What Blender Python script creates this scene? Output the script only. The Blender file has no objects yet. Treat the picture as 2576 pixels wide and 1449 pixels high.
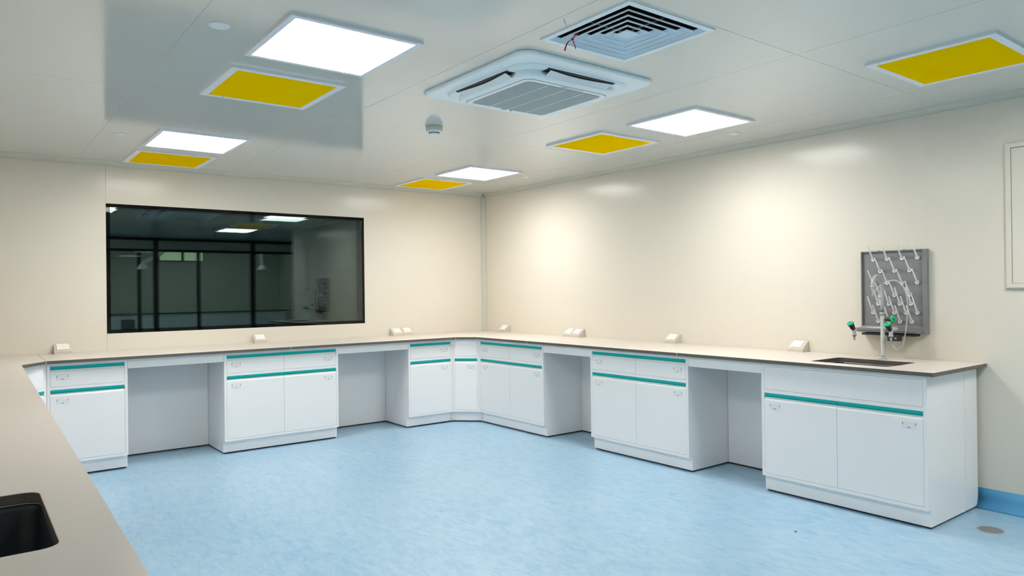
import bpy, bmesh, math, random
from mathutils import Vector, Matrix
random.seed(7)
SC = bpy.context.scene
COL = SC.collection
PI = math.pi

# ------------------------------------------------------------------ camera
YAW, PITCH, ROLL, FPX = 0.6551, 0.0025, -0.0117, 1808.0
cam_d = bpy.data.cameras.new('camera'); cam = bpy.data.objects.new('camera', cam_d); COL.objects.link(cam)
cam_d.sensor_fit = 'HORIZONTAL'; cam_d.sensor_width = 36.0; cam_d.lens = FPX / 2576 * 36.0
cam_d.clip_start = 0.02; cam_d.clip_end = 60
sy, cy, sp, cp = math.sin(YAW), math.cos(YAW), math.sin(PITCH), math.cos(PITCH)
fw = Vector((sy * cp, cy * cp, sp)); rt = Vector((cy, -sy, 0)); up = rt.cross(fw)
c_, s_ = math.cos(ROLL), math.sin(ROLL)
r2 = c_ * rt + s_ * up; u2 = -s_ * rt + c_ * up
M = Matrix(((r2.x, u2.x, -fw.x), (r2.y, u2.y, -fw.y), (r2.z, u2.z, -fw.z))).to_4x4()
M.translation = Vector((-4.9556, -6.9832, 1.3625))
cam.matrix_world = M
SC.camera = cam

# ------------------------------------------------------------------ light and exposure
LAMP_POWER = 33.0
SC.cycles.diffuse_bounces = 9; SC.cycles.max_bounces = 14; SC.cycles.transparent_max_bounces = 16
SC.view_settings.view_transform = 'Standard'; SC.view_settings.look = 'None'
SC.view_settings.gamma = 1.0; SC.view_settings.use_curve_mapping = False
SC.view_settings.exposure = 0.0
W = bpy.data.worlds.new('world'); SC.world = W; W.use_nodes = True
W.node_tree.nodes['Background'].inputs[0].default_value = (0.02, 0.025, 0.025, 1)
W.node_tree.nodes['Background'].inputs[1].default_value = 0.3

# ------------------------------------------------------------------ materials
def mat(name, col, rough=0.5, metal=0.0, spec=0.5, emit=None, estr=0.0, coat=0.0, coat_r=0.1):
    m = bpy.data.materials.new(name); m.use_nodes = True
    b = m.node_tree.nodes['Principled BSDF']
    b.inputs['Base Color'].default_value = (*col, 1); b.inputs['Roughness'].default_value = rough
    b.inputs['Metallic'].default_value = metal; b.inputs['Specular IOR Level'].default_value = spec
    b.inputs['Coat Weight'].default_value = coat; b.inputs['Coat Roughness'].default_value = coat_r
    if emit:
        b.inputs['Emission Color'].default_value = (*emit, 1); b.inputs['Emission Strength'].default_value = estr
    return m
def noisy(m, amount, scale, stretch=(1, 1, 1), bump=0.0, detail=4):
    """a slight procedural variation of the base colour (and bump)"""
    nt = m.node_tree; b = nt.nodes['Principled BSDF']; col = b.inputs['Base Color'].default_value[:]
    tc = nt.nodes.new('ShaderNodeTexCoord'); mp = nt.nodes.new('ShaderNodeMapping'); mp.inputs['Scale'].default_value = stretch
    n = nt.nodes.new('ShaderNodeTexNoise'); n.inputs['Scale'].default_value = scale; n.inputs['Detail'].default_value = detail
    r = nt.nodes.new('ShaderNodeMix'); r.data_type = 'RGBA'
    r.inputs[6].default_value = tuple(c * (1 - amount) for c in col[:3]) + (1,)
    r.inputs[7].default_value = tuple(min(1, c * (1 + amount)) for c in col[:3]) + (1,)
    nt.links.new(tc.outputs['Object'], mp.inputs[0]); nt.links.new(mp.outputs[0], n.inputs[0])
    nt.links.new(n.outputs['Fac'], r.inputs[0]); nt.links.new(r.outputs[2], b.inputs['Base Color'])
    if bump:
        bp = nt.nodes.new('ShaderNodeBump'); bp.inputs['Strength'].default_value = bump; bp.inputs['Distance'].default_value = 0.002
        nt.links.new(n.outputs['Fac'], bp.inputs['Height']); nt.links.new(bp.outputs[0], b.inputs['Normal'])
    return m
WALL = noisy(mat('cream_wall_panel', (0.735, 0.690, 0.600), 0.185, spec=0.27), 0.012, 3)
CEIL = noisy(mat('ceiling_panel', (0.70, 0.695, 0.65), 0.11, spec=1.0), 0.012, 2)
TRIM = mat('cove_trim', (0.60, 0.60, 0.52), 0.3)
CAB = noisy(mat('white_lacquered_steel', (0.915, 0.885, 0.875), 0.28, spec=0.4), 0.01, 6)
TEAL = mat('teal_handle_plastic', (0.0, 0.43, 0.41), 0.35, spec=0.25)
GAP = mat('black_shadow_gap', (0.01, 0.01, 0.012), 0.7)
TOP = noisy(mat('beige_worktop_laminate', (0.665, 0.605, 0.553), 0.30, spec=0.22), 0.04, 420, bump=0.05, detail=2)
CORE = noisy(mat('dark_resin_core', (0.118, 0.102, 0.084), 0.45), 0.15, 60)
SEAL = mat('pale_sealant', (0.6, 0.58, 0.55), 0.5)
SOCK = mat('beige_socket_box', (0.60, 0.555, 0.475), 0.4)
PLATE = mat('white_plate_plastic', (0.86, 0.85, 0.80), 0.25)
DARK = mat('dark_slot', (0.03, 0.028, 0.026), 0.6)
ALU = mat('white_lamp_frame', (0.86, 0.86, 0.90), 0.4)
def lamp_mat(power):
    m = mat('lit_diffuser', (0.9, 0.9, 0.9), 0.5, emit=(1.0, 0.968, 0.925), estr=power)
    # a prismatic diffuser sends somewhat more light straight down than sideways
    nt = m.node_tree; b = nt.nodes['Principled BSDF']; geo = nt.nodes.new('ShaderNodeNewGeometry'); dt = nt.nodes.new('ShaderNodeVectorMath'); dt.operation = 'DOT_PRODUCT'
    nt.links.new(geo.outputs['Incoming'], dt.inputs[0]); nt.links.new(geo.outputs['Normal'], dt.inputs[1])
    ab = nt.nodes.new('ShaderNodeMath'); ab.operation = 'ABSOLUTE'; nt.links.new(dt.outputs['Value'], ab.inputs[0])
    pw = nt.nodes.new('ShaderNodeMath'); pw.operation = 'POWER'; pw.inputs[1].default_value = 0.30; nt.links.new(ab.outputs[0], pw.inputs[0])
    ml = nt.nodes.new('ShaderNodeMath'); ml.operation = 'MULTIPLY'; ml.inputs[1].default_value = power; nt.links.new(pw.outputs[0], ml.inputs[0])
    nt.links.new(ml.outputs[0], b.inputs['Emission Strength']); return m
LIT = lamp_mat(LAMP_POWER)
YEL = noisy(mat('yellow_filter_pane', (0.97, 0.60, 0.0), 0.5, spec=0.0), 0.03, 2)
VENT = mat('bounce_tinted_metal', (0.70, 0.84, 0.97), 0.4)  # blue bounce from the floor is put into this base colour
LIP = mat('white_vane_edge', (0.90, 0.95, 0.97), 0.4)
AC = mat('air_conditioner_plastic', (0.90, 0.955, 0.97), 0.35)
GRILLE = mat('grille_slats', (0.43, 0.46, 0.45), 0.5)
RED = mat('red_ribbon', (0.55, 0.0, 0.03), 0.6)
DET = mat('smoke_detector_plastic', (0.62, 0.62, 0.52), 0.4)
WHITE = mat('white_plastic', (0.82, 0.84, 0.86), 0.35)
FAU = mat('grey_epoxy_coat', (0.42, 0.42, 0.42), 0.3)
BLK = mat('black_plastic', (0.03, 0.032, 0.032), 0.4)
GRN = mat('green_cap', (0.0, 0.55, 0.13), 0.35)
BLU = mat('blue_disc', (0.04, 0.09, 0.60), 0.35)
YEL2 = mat('yellow_arc', (0.8, 0.7, 0.05), 0.4)
RACK = noisy(mat('grey_rack_plastic', (0.225, 0.228, 0.228), 0.4), 0.04, 30)
PEG = mat('translucent_peg_plastic', (0.90, 0.90, 0.92), 0.3)
SINK = mat('charcoal_sink', (0.022, 0.029, 0.040), 0.3)
SINKR = mat('sink_rim_steel', (0.42, 0.42, 0.43), 0.35)
STEEL = mat('dull_steel', (0.27, 0.26, 0.255), 0.45, metal=0.4)
FRIT = mat('black_glass_border', (0.002, 0.002, 0.0025), 0.02, spec=0.28)
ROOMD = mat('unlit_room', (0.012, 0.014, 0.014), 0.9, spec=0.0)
MULL = mat('black_mullion', (0.012, 0.013, 0.014), 0.4)
LABW = mat('far_lab_wall', (0.46, 0.47, 0.42), 0.6)
SKIRT = mat('blue_vinyl_upstand', (0.13, 0.45, 0.76), 0.4)
TUBE = mat('clear_hose', (0.80, 0.81, 0.78), 0.15)
b_ = TUBE.node_tree.nodes['Principled BSDF']; b_.inputs['Alpha'].default_value = 0.32
INK = mat('purple_print', (0.10, 0.06, 0.16), 0.5)
SEAMW = mat('pale_joint_filler', (0.82, 0.79, 0.72), 0.5)
LBL = mat('clear_label_cover', (0.84, 0.83, 0.825), 0.4, spec=0.3)
LINE = mat('label_edge_line', (0.66, 0.68, 0.69), 0.5)
STICK = mat('pale_pink_sticker', (0.66, 0.58, 0.55), 0.5)
PALEG = mat('green_lit_glass', (0.3, 0.5, 0.25), 0.4, emit=(0.80, 0.92, 0.60), estr=1.7)

def glass():
    m = bpy.data.materials.new('window_glass'); m.use_nodes = True; nt = m.node_tree; nt.nodes.clear()
    out = nt.nodes.new('ShaderNodeOutputMaterial'); mx = nt.nodes.new('ShaderNodeMixShader')
    tr = nt.nodes.new('ShaderNodeBsdfTransparent'); tr.inputs[0].default_value = (0.90, 0.95, 0.94, 1)
    gl = nt.nodes.new('ShaderNodeBsdfGlossy'); gl.inputs['Roughness'].default_value = 0.0
    gl.inputs[0].default_value = (0.90, 1.0, 1.0, 1)
    geo = nt.nodes.new('ShaderNodeNewGeometry'); dt = nt.nodes.new('ShaderNodeVectorMath'); dt.operation = 'DOT_PRODUCT'
    nt.links.new(geo.outputs['Incoming'], dt.inputs[0]); nt.links.new(geo.outputs['Normal'], dt.inputs[1])
    ab = nt.nodes.new('ShaderNodeMath'); ab.operation = 'ABSOLUTE'; nt.links.new(dt.outputs['Value'], ab.inputs[0])
    om = nt.nodes.new('ShaderNodeMath'); om.operation = 'SUBTRACT'; om.inputs[0].default_value = 1; nt.links.new(ab.outputs[0], om.inputs[1])
    pw = nt.nodes.new('ShaderNodeMath'); pw.operation = 'POWER'; pw.inputs[1].default_value = 5; nt.links.new(om.outputs[0], pw.inputs[0])
    ml = nt.nodes.new('ShaderNodeMath'); ml.operation = 'MULTIPLY_ADD'; ml.inputs[1].default_value = 0.95; ml.inputs[2].default_value = 0.045
    nt.links.new(pw.outputs[0], ml.inputs[0])
    nt.links.new(ml.outputs[0], mx.inputs[0]); nt.links.new(tr.outputs[0], mx.inputs[1]); nt.links.new(gl.outputs[0], mx.inputs[2])
    nt.links.new(mx.outputs[0], out.inputs[0]); return m
GLASS = glass()

def floor_mat():
    m = mat('blue_vinyl_floor', (0.3, 0.5, 0.65), 0.32, spec=0.5)
    nt = m.node_tree; b = nt.nodes['Principled BSDF']; tc = nt.nodes.new('ShaderNodeTexCoord')
    def layer(scale, stretch, rot, detail, dist=0.0):
        mp = nt.nodes.new('ShaderNodeMapping'); mp.inputs['Scale'].default_value = stretch; mp.inputs['Rotation'].default_value = (0, 0, rot)
        n = nt.nodes.new('ShaderNodeTexNoise'); n.inputs['Scale'].default_value = scale; n.inputs['Detail'].default_value = detail
        n.inputs['Roughness'].default_value = 0.6; n.inputs['Distortion'].default_value = dist
        nt.links.new(tc.outputs['Object'], mp.inputs[0]); nt.links.new(mp.outputs[0], n.inputs[0]); return n.outputs['Fac']
    a = layer(20, (1.0, 0.40, 1), 0.06, 7, 1.0); c = layer(1.3, (1, 0.7, 1), 0, 3); d = layer(85, (1.0, 0.16, 1), 0.03, 3)
    e = layer(52, (1.0, 0.34, 1), -0.05, 5, 0.8)
    mx = nt.nodes.new('ShaderNodeMath'); mx.operation = 'MULTIPLY_ADD'; mx.inputs[1].default_value = 0.55; nt.links.new(a, mx.inputs[0])
    m2 = nt.nodes.new('ShaderNodeMath'); m2.operation = 'MULTIPLY'; m2.inputs[1].default_value = 0.22; nt.links.new(c, m2.inputs[0]); nt.links.new(m2.outputs[0], mx.inputs[2])
    m3 = nt.nodes.new('ShaderNodeMath'); m3.operation = 'MULTIPLY_ADD'; m3.inputs[1].default_value = 0.23; nt.links.new(d, m3.inputs[0]); nt.links.new(mx.outputs[0], m3.inputs[2])
    rp = nt.nodes.new('ShaderNodeValToRGB'); nt.links.new(m3.outputs[0], rp.inputs[0])
    rp.color_ramp.elements[0].position = 0.30; rp.color_ramp.elements[0].color = (0.195, 0.395, 0.590, 1)
    rp.color_ramp.elements[1].position = 0.70; rp.color_ramp.elements[1].color = (0.430, 0.585, 0.695, 1)
    el = rp.color_ramp.elements.new(0.5); el.color = (0.325, 0.505, 0.655, 1)
    # short darker flecks
    r2_ = nt.nodes.new('ShaderNodeValToRGB'); nt.links.new(e, r2_.inputs[0])
    r2_.color_ramp.elements[0].position = 0.30; r2_.color_ramp.elements[0].color = (0.72, 0.84, 0.93, 1)
    r2_.color_ramp.elements[1].position = 0.40; r2_.color_ramp.elements[1].color = (1, 1, 1, 1)
    mm = nt.nodes.new('ShaderNodeMix'); mm.data_type = 'RGBA'; mm.blend_type = 'MULTIPLY'; mm.inputs[0].default_value = 0.8
    nt.links.new(rp.outputs[0], mm.inputs[6]); nt.links.new(r2_.outputs[0], mm.inputs[7]); nt.links.new(mm.outputs[2], b.inputs['Base Color'])
    return m
FLOOR = floor_mat()

# ------------------------------------------------------------------ mesh helpers
def bx(bm, x0, x1, y0, y1, z0, z1, mi=0, bev=0.0):
    n0 = len(bm.faces)
    vs = [bm.verts.new((x, y, z)) for x in (x0, x1) for y in (y0, y1) for z in (z0, z1)]
    q = [(0, 1, 3, 2), (4, 6, 7, 5), (0, 4, 5, 1), (2, 3, 7, 6), (0, 2, 6, 4), (1, 5, 7, 3)]
    fs = [bm.faces.new([vs[i] for i in f]) for f in q]
    for f in fs: f.material_index = mi
    if bev:
        es = list({e for f in fs for e in f.edges})
        r = bmesh.ops.bevel(bm, geom=es, offset=bev, segments=2, affect='EDGES', profile=0.6)
        for f in r['faces']: f.material_index = mi
    return fs
def prism(bm, pts, ax, a0, a1, mi=0, smooth=False):
    """extrude a 2D outline along axis ax ('x','y','z') from a0 to a1; pts are the other two coordinates in order"""
    def P(p, a):
        return {'x': (a, p[0], p[1]), 'y': (p[0], a, p[1]), 'z': (p[0], p[1], a)}[ax]
    A = [bm.verts.new(P(p, a0)) for p in pts]; B = [bm.verts.new(P(p, a1)) for p in pts]
    n = len(pts); fs = [bm.faces.new(A), bm.faces.new(B[::-1])]
    for i in range(n):
        j = (i + 1) % n; f = bm.faces.new((A[i], B[i], B[j], A[j])); f.smooth = smooth; fs.append(f)
    for f in fs: f.material_index = mi
    return fs
def rrect(cx, cy_, hx, hy, r, seg=6):
    out = []
    for (sx, sy_, a0) in ((1, 1, 0), (-1, 1, PI / 2), (-1, -1, PI), (1, -1, 1.5 * PI)):
        for k in range(seg + 1):
            a = a0 + PI / 2 * k / seg
            out.append((cx + sx * (hx - r) + r * math.cos(a), cy_ + sy_ * (hy - r) + r * math.sin(a)))
    return out
def frame_of(d):
    d = d.normalized(); a = Vector((0, 0, 1)) if abs(d.z) < 0.9 else Vector((1, 0, 0))
    u = d.cross(a).normalized(); return u, d.cross(u).normalized()
def tube(bm, pts, rad, seg=14, mi=0, caps=True):
    pts = [Vector(p) for p in pts]; n = len(pts)
    rads = rad if isinstance(rad, (list, tuple)) else [rad] * n
    t = (pts[1] - pts[0]); u, v = frame_of(t); rings = []
    for i, p in enumerate(pts):
        t = (pts[min(i + 1, n - 1)] - pts[max(i - 1, 0)]).normalized()
        u = (u - t * u.dot(t)).normalized(); v = t.cross(u)
        rings.append([bm.verts.new(p + rads[i] * (math.cos(2 * PI * k / seg) * u + math.sin(2 * PI * k / seg) * v)) for k in range(seg)])
    for a, b in zip(rings, rings[1:]):
        for k in range(seg):
            f = bm.faces.new((a[k], a[(k + 1) % seg], b[(k + 1) % seg], b[k])); f.smooth = True; f.material_index = mi
    if caps:
        for r in (rings[0][::-1], rings[-1]):
            f = bm.faces.new(r); f.material_index = mi
def stack(bm, base, axis, prof, seg=24, mi=0):
    """turned profile: list of (distance along axis, radius)"""
    base = Vector(base); d = Vector(axis).normalized(); u, v = frame_of(d); rings = []
    for h, r in prof:
        rings.append([bm.verts.new(base + d * h + max(r, 1e-5) * (math.cos(2 * PI * k / seg) * u + math.sin(2 * PI * k / seg) * v)) for k in range(seg)])
    for i, (a, b) in enumerate(zip(rings, rings[1:])):
        for k in range(seg):
            f = bm.faces.new((a[k], a[(k + 1) % seg], b[(k + 1) % seg], b[k])); f.smooth = abs(prof[i][0] - prof[i + 1][0]) > 1e-6; f.material_index = mi
    for r in (rings[0][::-1], rings[-1]):
        f = bm.faces.new(r); f.material_index = mi
def smooth_path(pts, n=12):
    """Catmull-Rom through the points"""
    P = [Vector(p) for p in pts]; P = [2 * P[0] - P[1]] + P + [2 * P[-1] - P[-2]]; out = []
    for i in range(1, len(P) - 2):
        for k in range(n):
            t = k / n
            out.append(0.5 * ((2 * P[i]) + (P[i + 1] - P[i - 1]) * t + (2 * P[i - 1] - 5 * P[i] + 4 * P[i + 1] - P[i + 2]) * t * t + (3 * P[i] - P[i - 1] - 3 * P[i + 1] + P[i + 2]) * t ** 3))
    out.append(P[-2]); return out
def new(): return bmesh.new()
def obj(name, bm, mats, parent=None, label=None):
    bmesh.ops.recalc_face_normals(bm, faces=bm.faces)
    me = bpy.data.meshes.new(name); bm.to_mesh(me); bm.free()
    for m in (mats if isinstance(mats, (list, tuple)) else [mats]): me.materials.append(m)
    o = bpy.data.objects.new(name, me); COL.objects.link(o)
    if parent: o.parent = parent
    if label: o['label'] = label
    return o
def tag(o, label, cat, group=None):
    o['label'] = label; o['category'] = cat
    if group: o['group'] = group
    return o
def thing(name, label, cat, loc=(0, 0, 0), rz=0.0, group=None):
    o = bpy.data.objects.new(name, None); COL.objects.link(o); o.empty_display_size = 0.1
    o.location = loc; o.rotation_euler = (0, 0, rz); return tag(o, label, cat, group)
def struct(name, bm, mats, parent=None):
    o = obj(name, bm, mats, parent)
    if not parent: o['kind'] = 'structure'
    return o
def copy_tree(o, parent=None):
    c = o.copy(); COL.objects.link(c); c.parent = parent
    for ch in [k for k in o.children]: copy_tree(ch, c)
    return c
def dup(root, loc, rz=None, label=None, group=None):
    c = copy_tree(root); c.location = loc
    if rz is not None: c.rotation_euler = (0, 0, rz)
    if label: c['label'] = label
    if group: c['group'] = group
    return c

# ------------------------------------------------------------------ room
HC = 2.5018; ZC = 2.4598; RC = 0.040; ZW = 0.8822; TW = 0.0235
XL, YB = -5.42, -8.9            # left wall, rear glass partition
YR = -6.14; XR = 2.6            # the right wall ends here and the room widens
# floor
bm = new(); bx(bm, XL - 0.1, XR, -14.2, 0.1, -0.1, 0.0); struct('floor', bm, FLOOR)
# ceiling: panels with narrow joints, a hole for the square diffuser
DIF = (-2.577, -4.752, 0.246)
bm = new()
xs = [XL - 0.1, -4.170, -2.952, -1.690, -0.470, 0.75, XR]; ys = [YB, -7.50, -5.045, -2.560, -0.065, 0.1]
gw = 0.0016
def ceil_rect(x0, x1, y0, y1):
    cx, cy2, h = DIF
    if x0 < cx - h and x1 > cx + h and y0 < cy2 - h and y1 > cy2 + h:
        for a in ((x0, cx - h, y0, y1), (cx + h, x1, y0, y1), (cx - h, cx + h, y0, cy2 - h), (cx - h, cx + h, cy2 + h, y1)):
            bx(bm, *a, HC, HC + 0.03)
    else:
        bx(bm, x0, x1, y0, y1, HC, HC + 0.03)
for i in range(len(xs) - 1):
    for j in range(len(ys) - 1):
        ceil_rect(xs[i] + gw * (i > 0), xs[i + 1] - gw * (i < len(xs) - 2), ys[j] + gw * (j > 0), ys[j + 1] - gw * (j < len(ys) - 2))
for x in xs[1:-1]: bx(bm, x - gw * 2, x + gw * 2, YB, 0.1, HC + 0.0007, HC + 0.02, 1) if abs(x - DIF[0]) > 0.3 else None
for y in ys[1:-1]: bx(bm, XL - 0.1, XR, y - gw * 2, y + gw * 2, HC + 0.0008, HC + 0.02, 1)
struct('ceiling', bm, [CEIL, mat('ceiling_joint_filler', (0.47, 0.49, 0.49), 0.5)])
# back wall with the window opening
WX0, WX1, WZ0, WZ1 = -3.9605, -1.5565, 1.0275, 2.1425
bm = new(); G = 0.0007
def wall_panel(bm, ax, a0, a1, z0, z1, th=0.09):
    if ax == 'x': bx(bm, a0 + G, a1 - G, 0.0, th, z0, z1, bev=0)
    else: bx(bm, 0.0, th, a0 + G, a1 - G, z0, z1, bev=0)
wall_panel(bm, 'x', XL - 0.1, WX0, 0, HC); wall_panel(bm, 'x', WX1, 0.09, 0, HC)
wall_panel(bm, 'x', WX0, WX1, 0, WZ0); wall_panel(bm, 'x', WX0, WX1, WZ1, HC)
bx(bm, XL - 0.05, WX0 - 0.01, 0.0004, 0.08, 0, HC, 1); bx(bm, WX1 - 0.001, 0.08, 0.0004, 0.08, 0, HC, 1)
struct('wall_back', bm, [WALL, SEAMW])
bm = new()
yy = [0.0, -1.277, -2.478, -3.700, -4.914, YR]
for a, b in zip(yy[1:], yy): wall_panel(bm, 'y', a, b, 0, HC)
bx(bm, 0.0004, 0.08, YR, 0, 0, HC, 1)
struct('wall_right', bm, [WALL, SEAMW])
bm = new(); bx(bm, XL - 0.1, XL, YB, 0, 0, HC); struct('wall_left', bm, WALL)
bm = new(); bx(bm, 0.09, XR, YR + 0.001, YR + 0.09, 0, HC); struct('wall_return', bm, WALL)
bm = new(); bx(bm, XR, XR + 0.1, -14.2, YR, 0, 3.0); struct('wall_far_right', bm, LABW)
# concave coves
def cove(bm, p0, p1, n1, n2, r, seg=7):
    """quarter-round concave strip along p0-p1; n1, n2 unit vectors out of the two surfaces"""
    p0, p1, n1, n2 = map(Vector, (p0, p1, n1, n2)); prev = None
    prof = [n1 * 0 + n2 * r + n1 * 0.001]
    for k in range(seg + 1):
        a = PI / 2 * k / seg; prof.append(n1 * (r - r * math.cos(a)) * 1.0 + n2 * (r - r * math.sin(a)))
    prof = prof[1:]
    A = [bm.verts.new(p0 + v) for v in prof]; B = [bm.verts.new(p1 + v) for v in prof]
    for i in range(seg):
        f = bm.faces.new((A[i], B[i], B[i + 1], A[i + 1])); f.smooth = True
    # thin return edges so that the strip has thickness
    ca = bm.verts.new(p0); cb = bm.verts.new(p1)
    bm.faces.new((A[0], ca, cb, B[0])); bm.faces.new((A[-1], B[-1], cb, ca))
bm = new(); cove(bm, (XL, -0.0005, HC), (-0.03, -0.0005, HC), (0, -1, 0), (0, 0, -1), RC); struct('trim_1', bm, TRIM)
bm = new(); cove(bm, (-0.0005, -0.03, HC), (-0.0005, YR, HC), (-1, 0, 0), (0, 0, -1), RC); struct('trim_2', bm, TRIM)
bm = new(); cove(bm, (0, 0, 0.885), (0, 0, HC - 0.03), (-1, 0, 0), (0, -1, 0), 0.045)
struct('trim_3', bm, TRIM)
# blue vinyl upstand along the free stretch of the right wall
bm = new()
pr = [(0, 0), (-0.055, 0), (-0.040, 0.006), (-0.022, 0.018), (-0.010, 0.036), (-0.004, 0.06), (-0.003, 0.118), (0, 0.118)]
prism(bm, pr, 'y', YR, -5.17, smooth=True)
struct('baseboard_right', bm, SKIRT)

# window: two panes in a black bordered frame, a dark unlit room behind
win = bpy.data.objects.new('window_1', None); COL.objects.link(win); win['kind'] = 'structure'; win.location = (WX0, 0, WZ0)
def wbox(name, boxes, m):
    bm = new()
    for b in boxes: bx(bm, *b)
    o = obj(name, bm, m, win); o.matrix_parent_inverse = Matrix.Translation((-WX0, 0, -WZ0)); return o
wbox('black_border', [(WX0, WX0 + 0.031, 0.001, 0.008, WZ0, WZ1), (WX1 - 0.024, WX1, 0.001, 0.008, WZ0, WZ1), (WX0 + 0.031, WX1 - 0.024, 0.001, 0.008, WZ0, WZ0 + 0.030), (WX0 + 0.031, WX1 - 0.024, 0.001, 0.008, WZ1 - 0.030, WZ1)], FRIT)
wbox('window_frame', [(WX0, WX0 + 0.012, 0.012, 0.09, WZ0, WZ1), (WX1 - 0.012, WX1, 0.012, 0.09, WZ0, WZ1), (WX0, WX1, 0.012, 0.09, WZ0, WZ0 + 0.012), (WX0, WX1, 0.012, 0.09, WZ1 - 0.012, WZ1)], MULL)
def pane(y, bow, x0, x1, z0, z1):
    """a 4 mm pane; the top of the front one bows very slightly, as the doubled reflections in the photo show"""
    bm = new(); N = 24; zs = [z0 + (z1 - z0) * k / N for k in range(N + 1)]
    def f(z): return y + bow * max(0, z - 1.93) ** 2
    for (xa, ya, xb, yb_) in ((x0, 0, x1, 0), (x1, 0.004, x0, 0.004), (x1, 0, x1, 0.004), (x0, 0.004, x0, 0)):
        row = [(bm.verts.new((xa, f(z) + ya, z)), bm.verts.new((xb, f(z) + yb_, z))) for z in zs]
        for p, q in zip(row, row[1:]): bm.faces.new((p[0], p[1], q[1], q[0])).smooth = (xa != xb)
    for z in (z0, z1): bm.faces.new([bm.verts.new(p) for p in ((x0, f(z), z), (x1, f(z), z), (x1, f(z) + 0.004, z), (x0, f(z) + 0.004, z))])
    o = obj('window_pane', bm, GLASS, win); o.matrix_parent_inverse = Matrix.Translation((-WX0, 0, -WZ0))
pane(0.003, -0.012, WX0 + 0.0312, WX1 - 0.0242, WZ0 + 0.0302, WZ1 - 0.0302); pane(0.070, 0.0, WX0 + 0.013, WX1 - 0.013, WZ0 + 0.013, WZ1 - 0.013)
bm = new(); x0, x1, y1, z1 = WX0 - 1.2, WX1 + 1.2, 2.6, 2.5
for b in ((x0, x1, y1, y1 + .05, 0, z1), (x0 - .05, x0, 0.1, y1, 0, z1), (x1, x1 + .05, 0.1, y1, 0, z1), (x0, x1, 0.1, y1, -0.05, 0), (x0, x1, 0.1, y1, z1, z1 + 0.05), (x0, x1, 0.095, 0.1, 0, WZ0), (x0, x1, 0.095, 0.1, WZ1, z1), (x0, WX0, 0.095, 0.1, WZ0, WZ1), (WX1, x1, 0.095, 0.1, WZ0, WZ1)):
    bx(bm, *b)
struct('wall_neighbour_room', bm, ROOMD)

# ------------------------------------------------------------------ rear side of the room (seen mirrored in the window)
bm = new(); bx(bm, XL, XR, YB - 0.05, YB + 0.0, 2.445, HC); bx(bm, XL, XR, YB - 0.05, YB, 2.22, 2.27); bx(bm, XL, XR, YB - 0.04, YB - 0.01, 2.27, 2.445, 1)
for x in (0.14, -1.80, -3.74): bx(bm, x - 0.045, x + 0.045, YB - 0.06, YB + 0.01, 0, HC)
bx(bm, XL, XR, YB - 0.05, YB, 0, 0.06)
part1 = struct('window_2', bm, [MULL, LABW])
bm = new(); bx(bm, XL, XR, YB - 0.028, YB - 0.022, 0.06, 2.22); obj('partition_pane', bm, GLASS, part1)
bm = new(); Y2 = -11.4
bx(bm, XL, XR, Y2 - 0.05, Y2, 2.66, 2.78)
for x in (-1.66, -0.36, 0.94, -2.96): bx(bm, x - 0.04, x + 0.04, Y2 - 0.05, Y2, 0, 2.78)
struct('window_3', bm, MULL)
bm = new(); bx(bm, XL - 0.1, XR, -14.3, -14.2, 0, 3.0); bx(bm, XL - 0.2, XL - 0.1, -14.2, YB, 0, 3.0); struct('wall_far_lab', bm, LABW)
bm = new(); bx(bm, XL - 0.1, XR, -14.2, YB - 0.06, 2.78, 2.86); struct('ceiling_far_lab', bm, CEIL)
bm = new()
bx(bm, -0.68, 0.46, -14.19, -14.17, 2.25, 2.65); bx(bm, -0.66, -0.12, -14.17, -14.165, 2.27, 2.53, 1); bx(bm, -0.05, 0.44, -14.17, -14.165, 2.27, 2.53, 1); bx(bm, -0.66, 0.44, -14.17, -14.165, 2.55, 2.64, 1)
struct('window_4', bm, [MULL, PALEG])
bm = new()
bx(bm, -4.6, 2.2, -13.0, -12.3, 0.86, 0.89, 1); bx(bm, -4.5, 2.1, -12.95, -12.35, 0.03, 0.86); bx(bm, -1.9, -1.6, -12.345, -12.33, 0.5, 0.75, 2)
tag(obj('island_bench', bm, [CAB, CORE, CORE]), 'long white island bench with dark top seen dimly mirrored in the black window', 'bench')
def arm(x, y, zt, bend, label):
    t = thing('extraction_arm', label, 'extraction arm', (x, y, zt))
    bm = new(); tube(bm, smooth_path([(0, 0, 0), (0.0, 0, -0.45), (bend, 0, -0.75)], 8), 0.04); obj('pipe', bm, WHITE, t)
    bm = new(); stack(bm, (bend, 0, -0.75), (0.1, 0, -1), [(0, 0.04), (0.1, 0.11), (0.12, 0.115)]); obj('hood', bm, WHITE, t)
arm(0.75, -10.2, 2.78, 0.02, 'white extraction arm mirrored right of the thickest mullion in the window')
arm(-1.35, -10.3, 2.78, -0.45, 'white angled extraction arm mirrored in the left part of the window')

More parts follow.
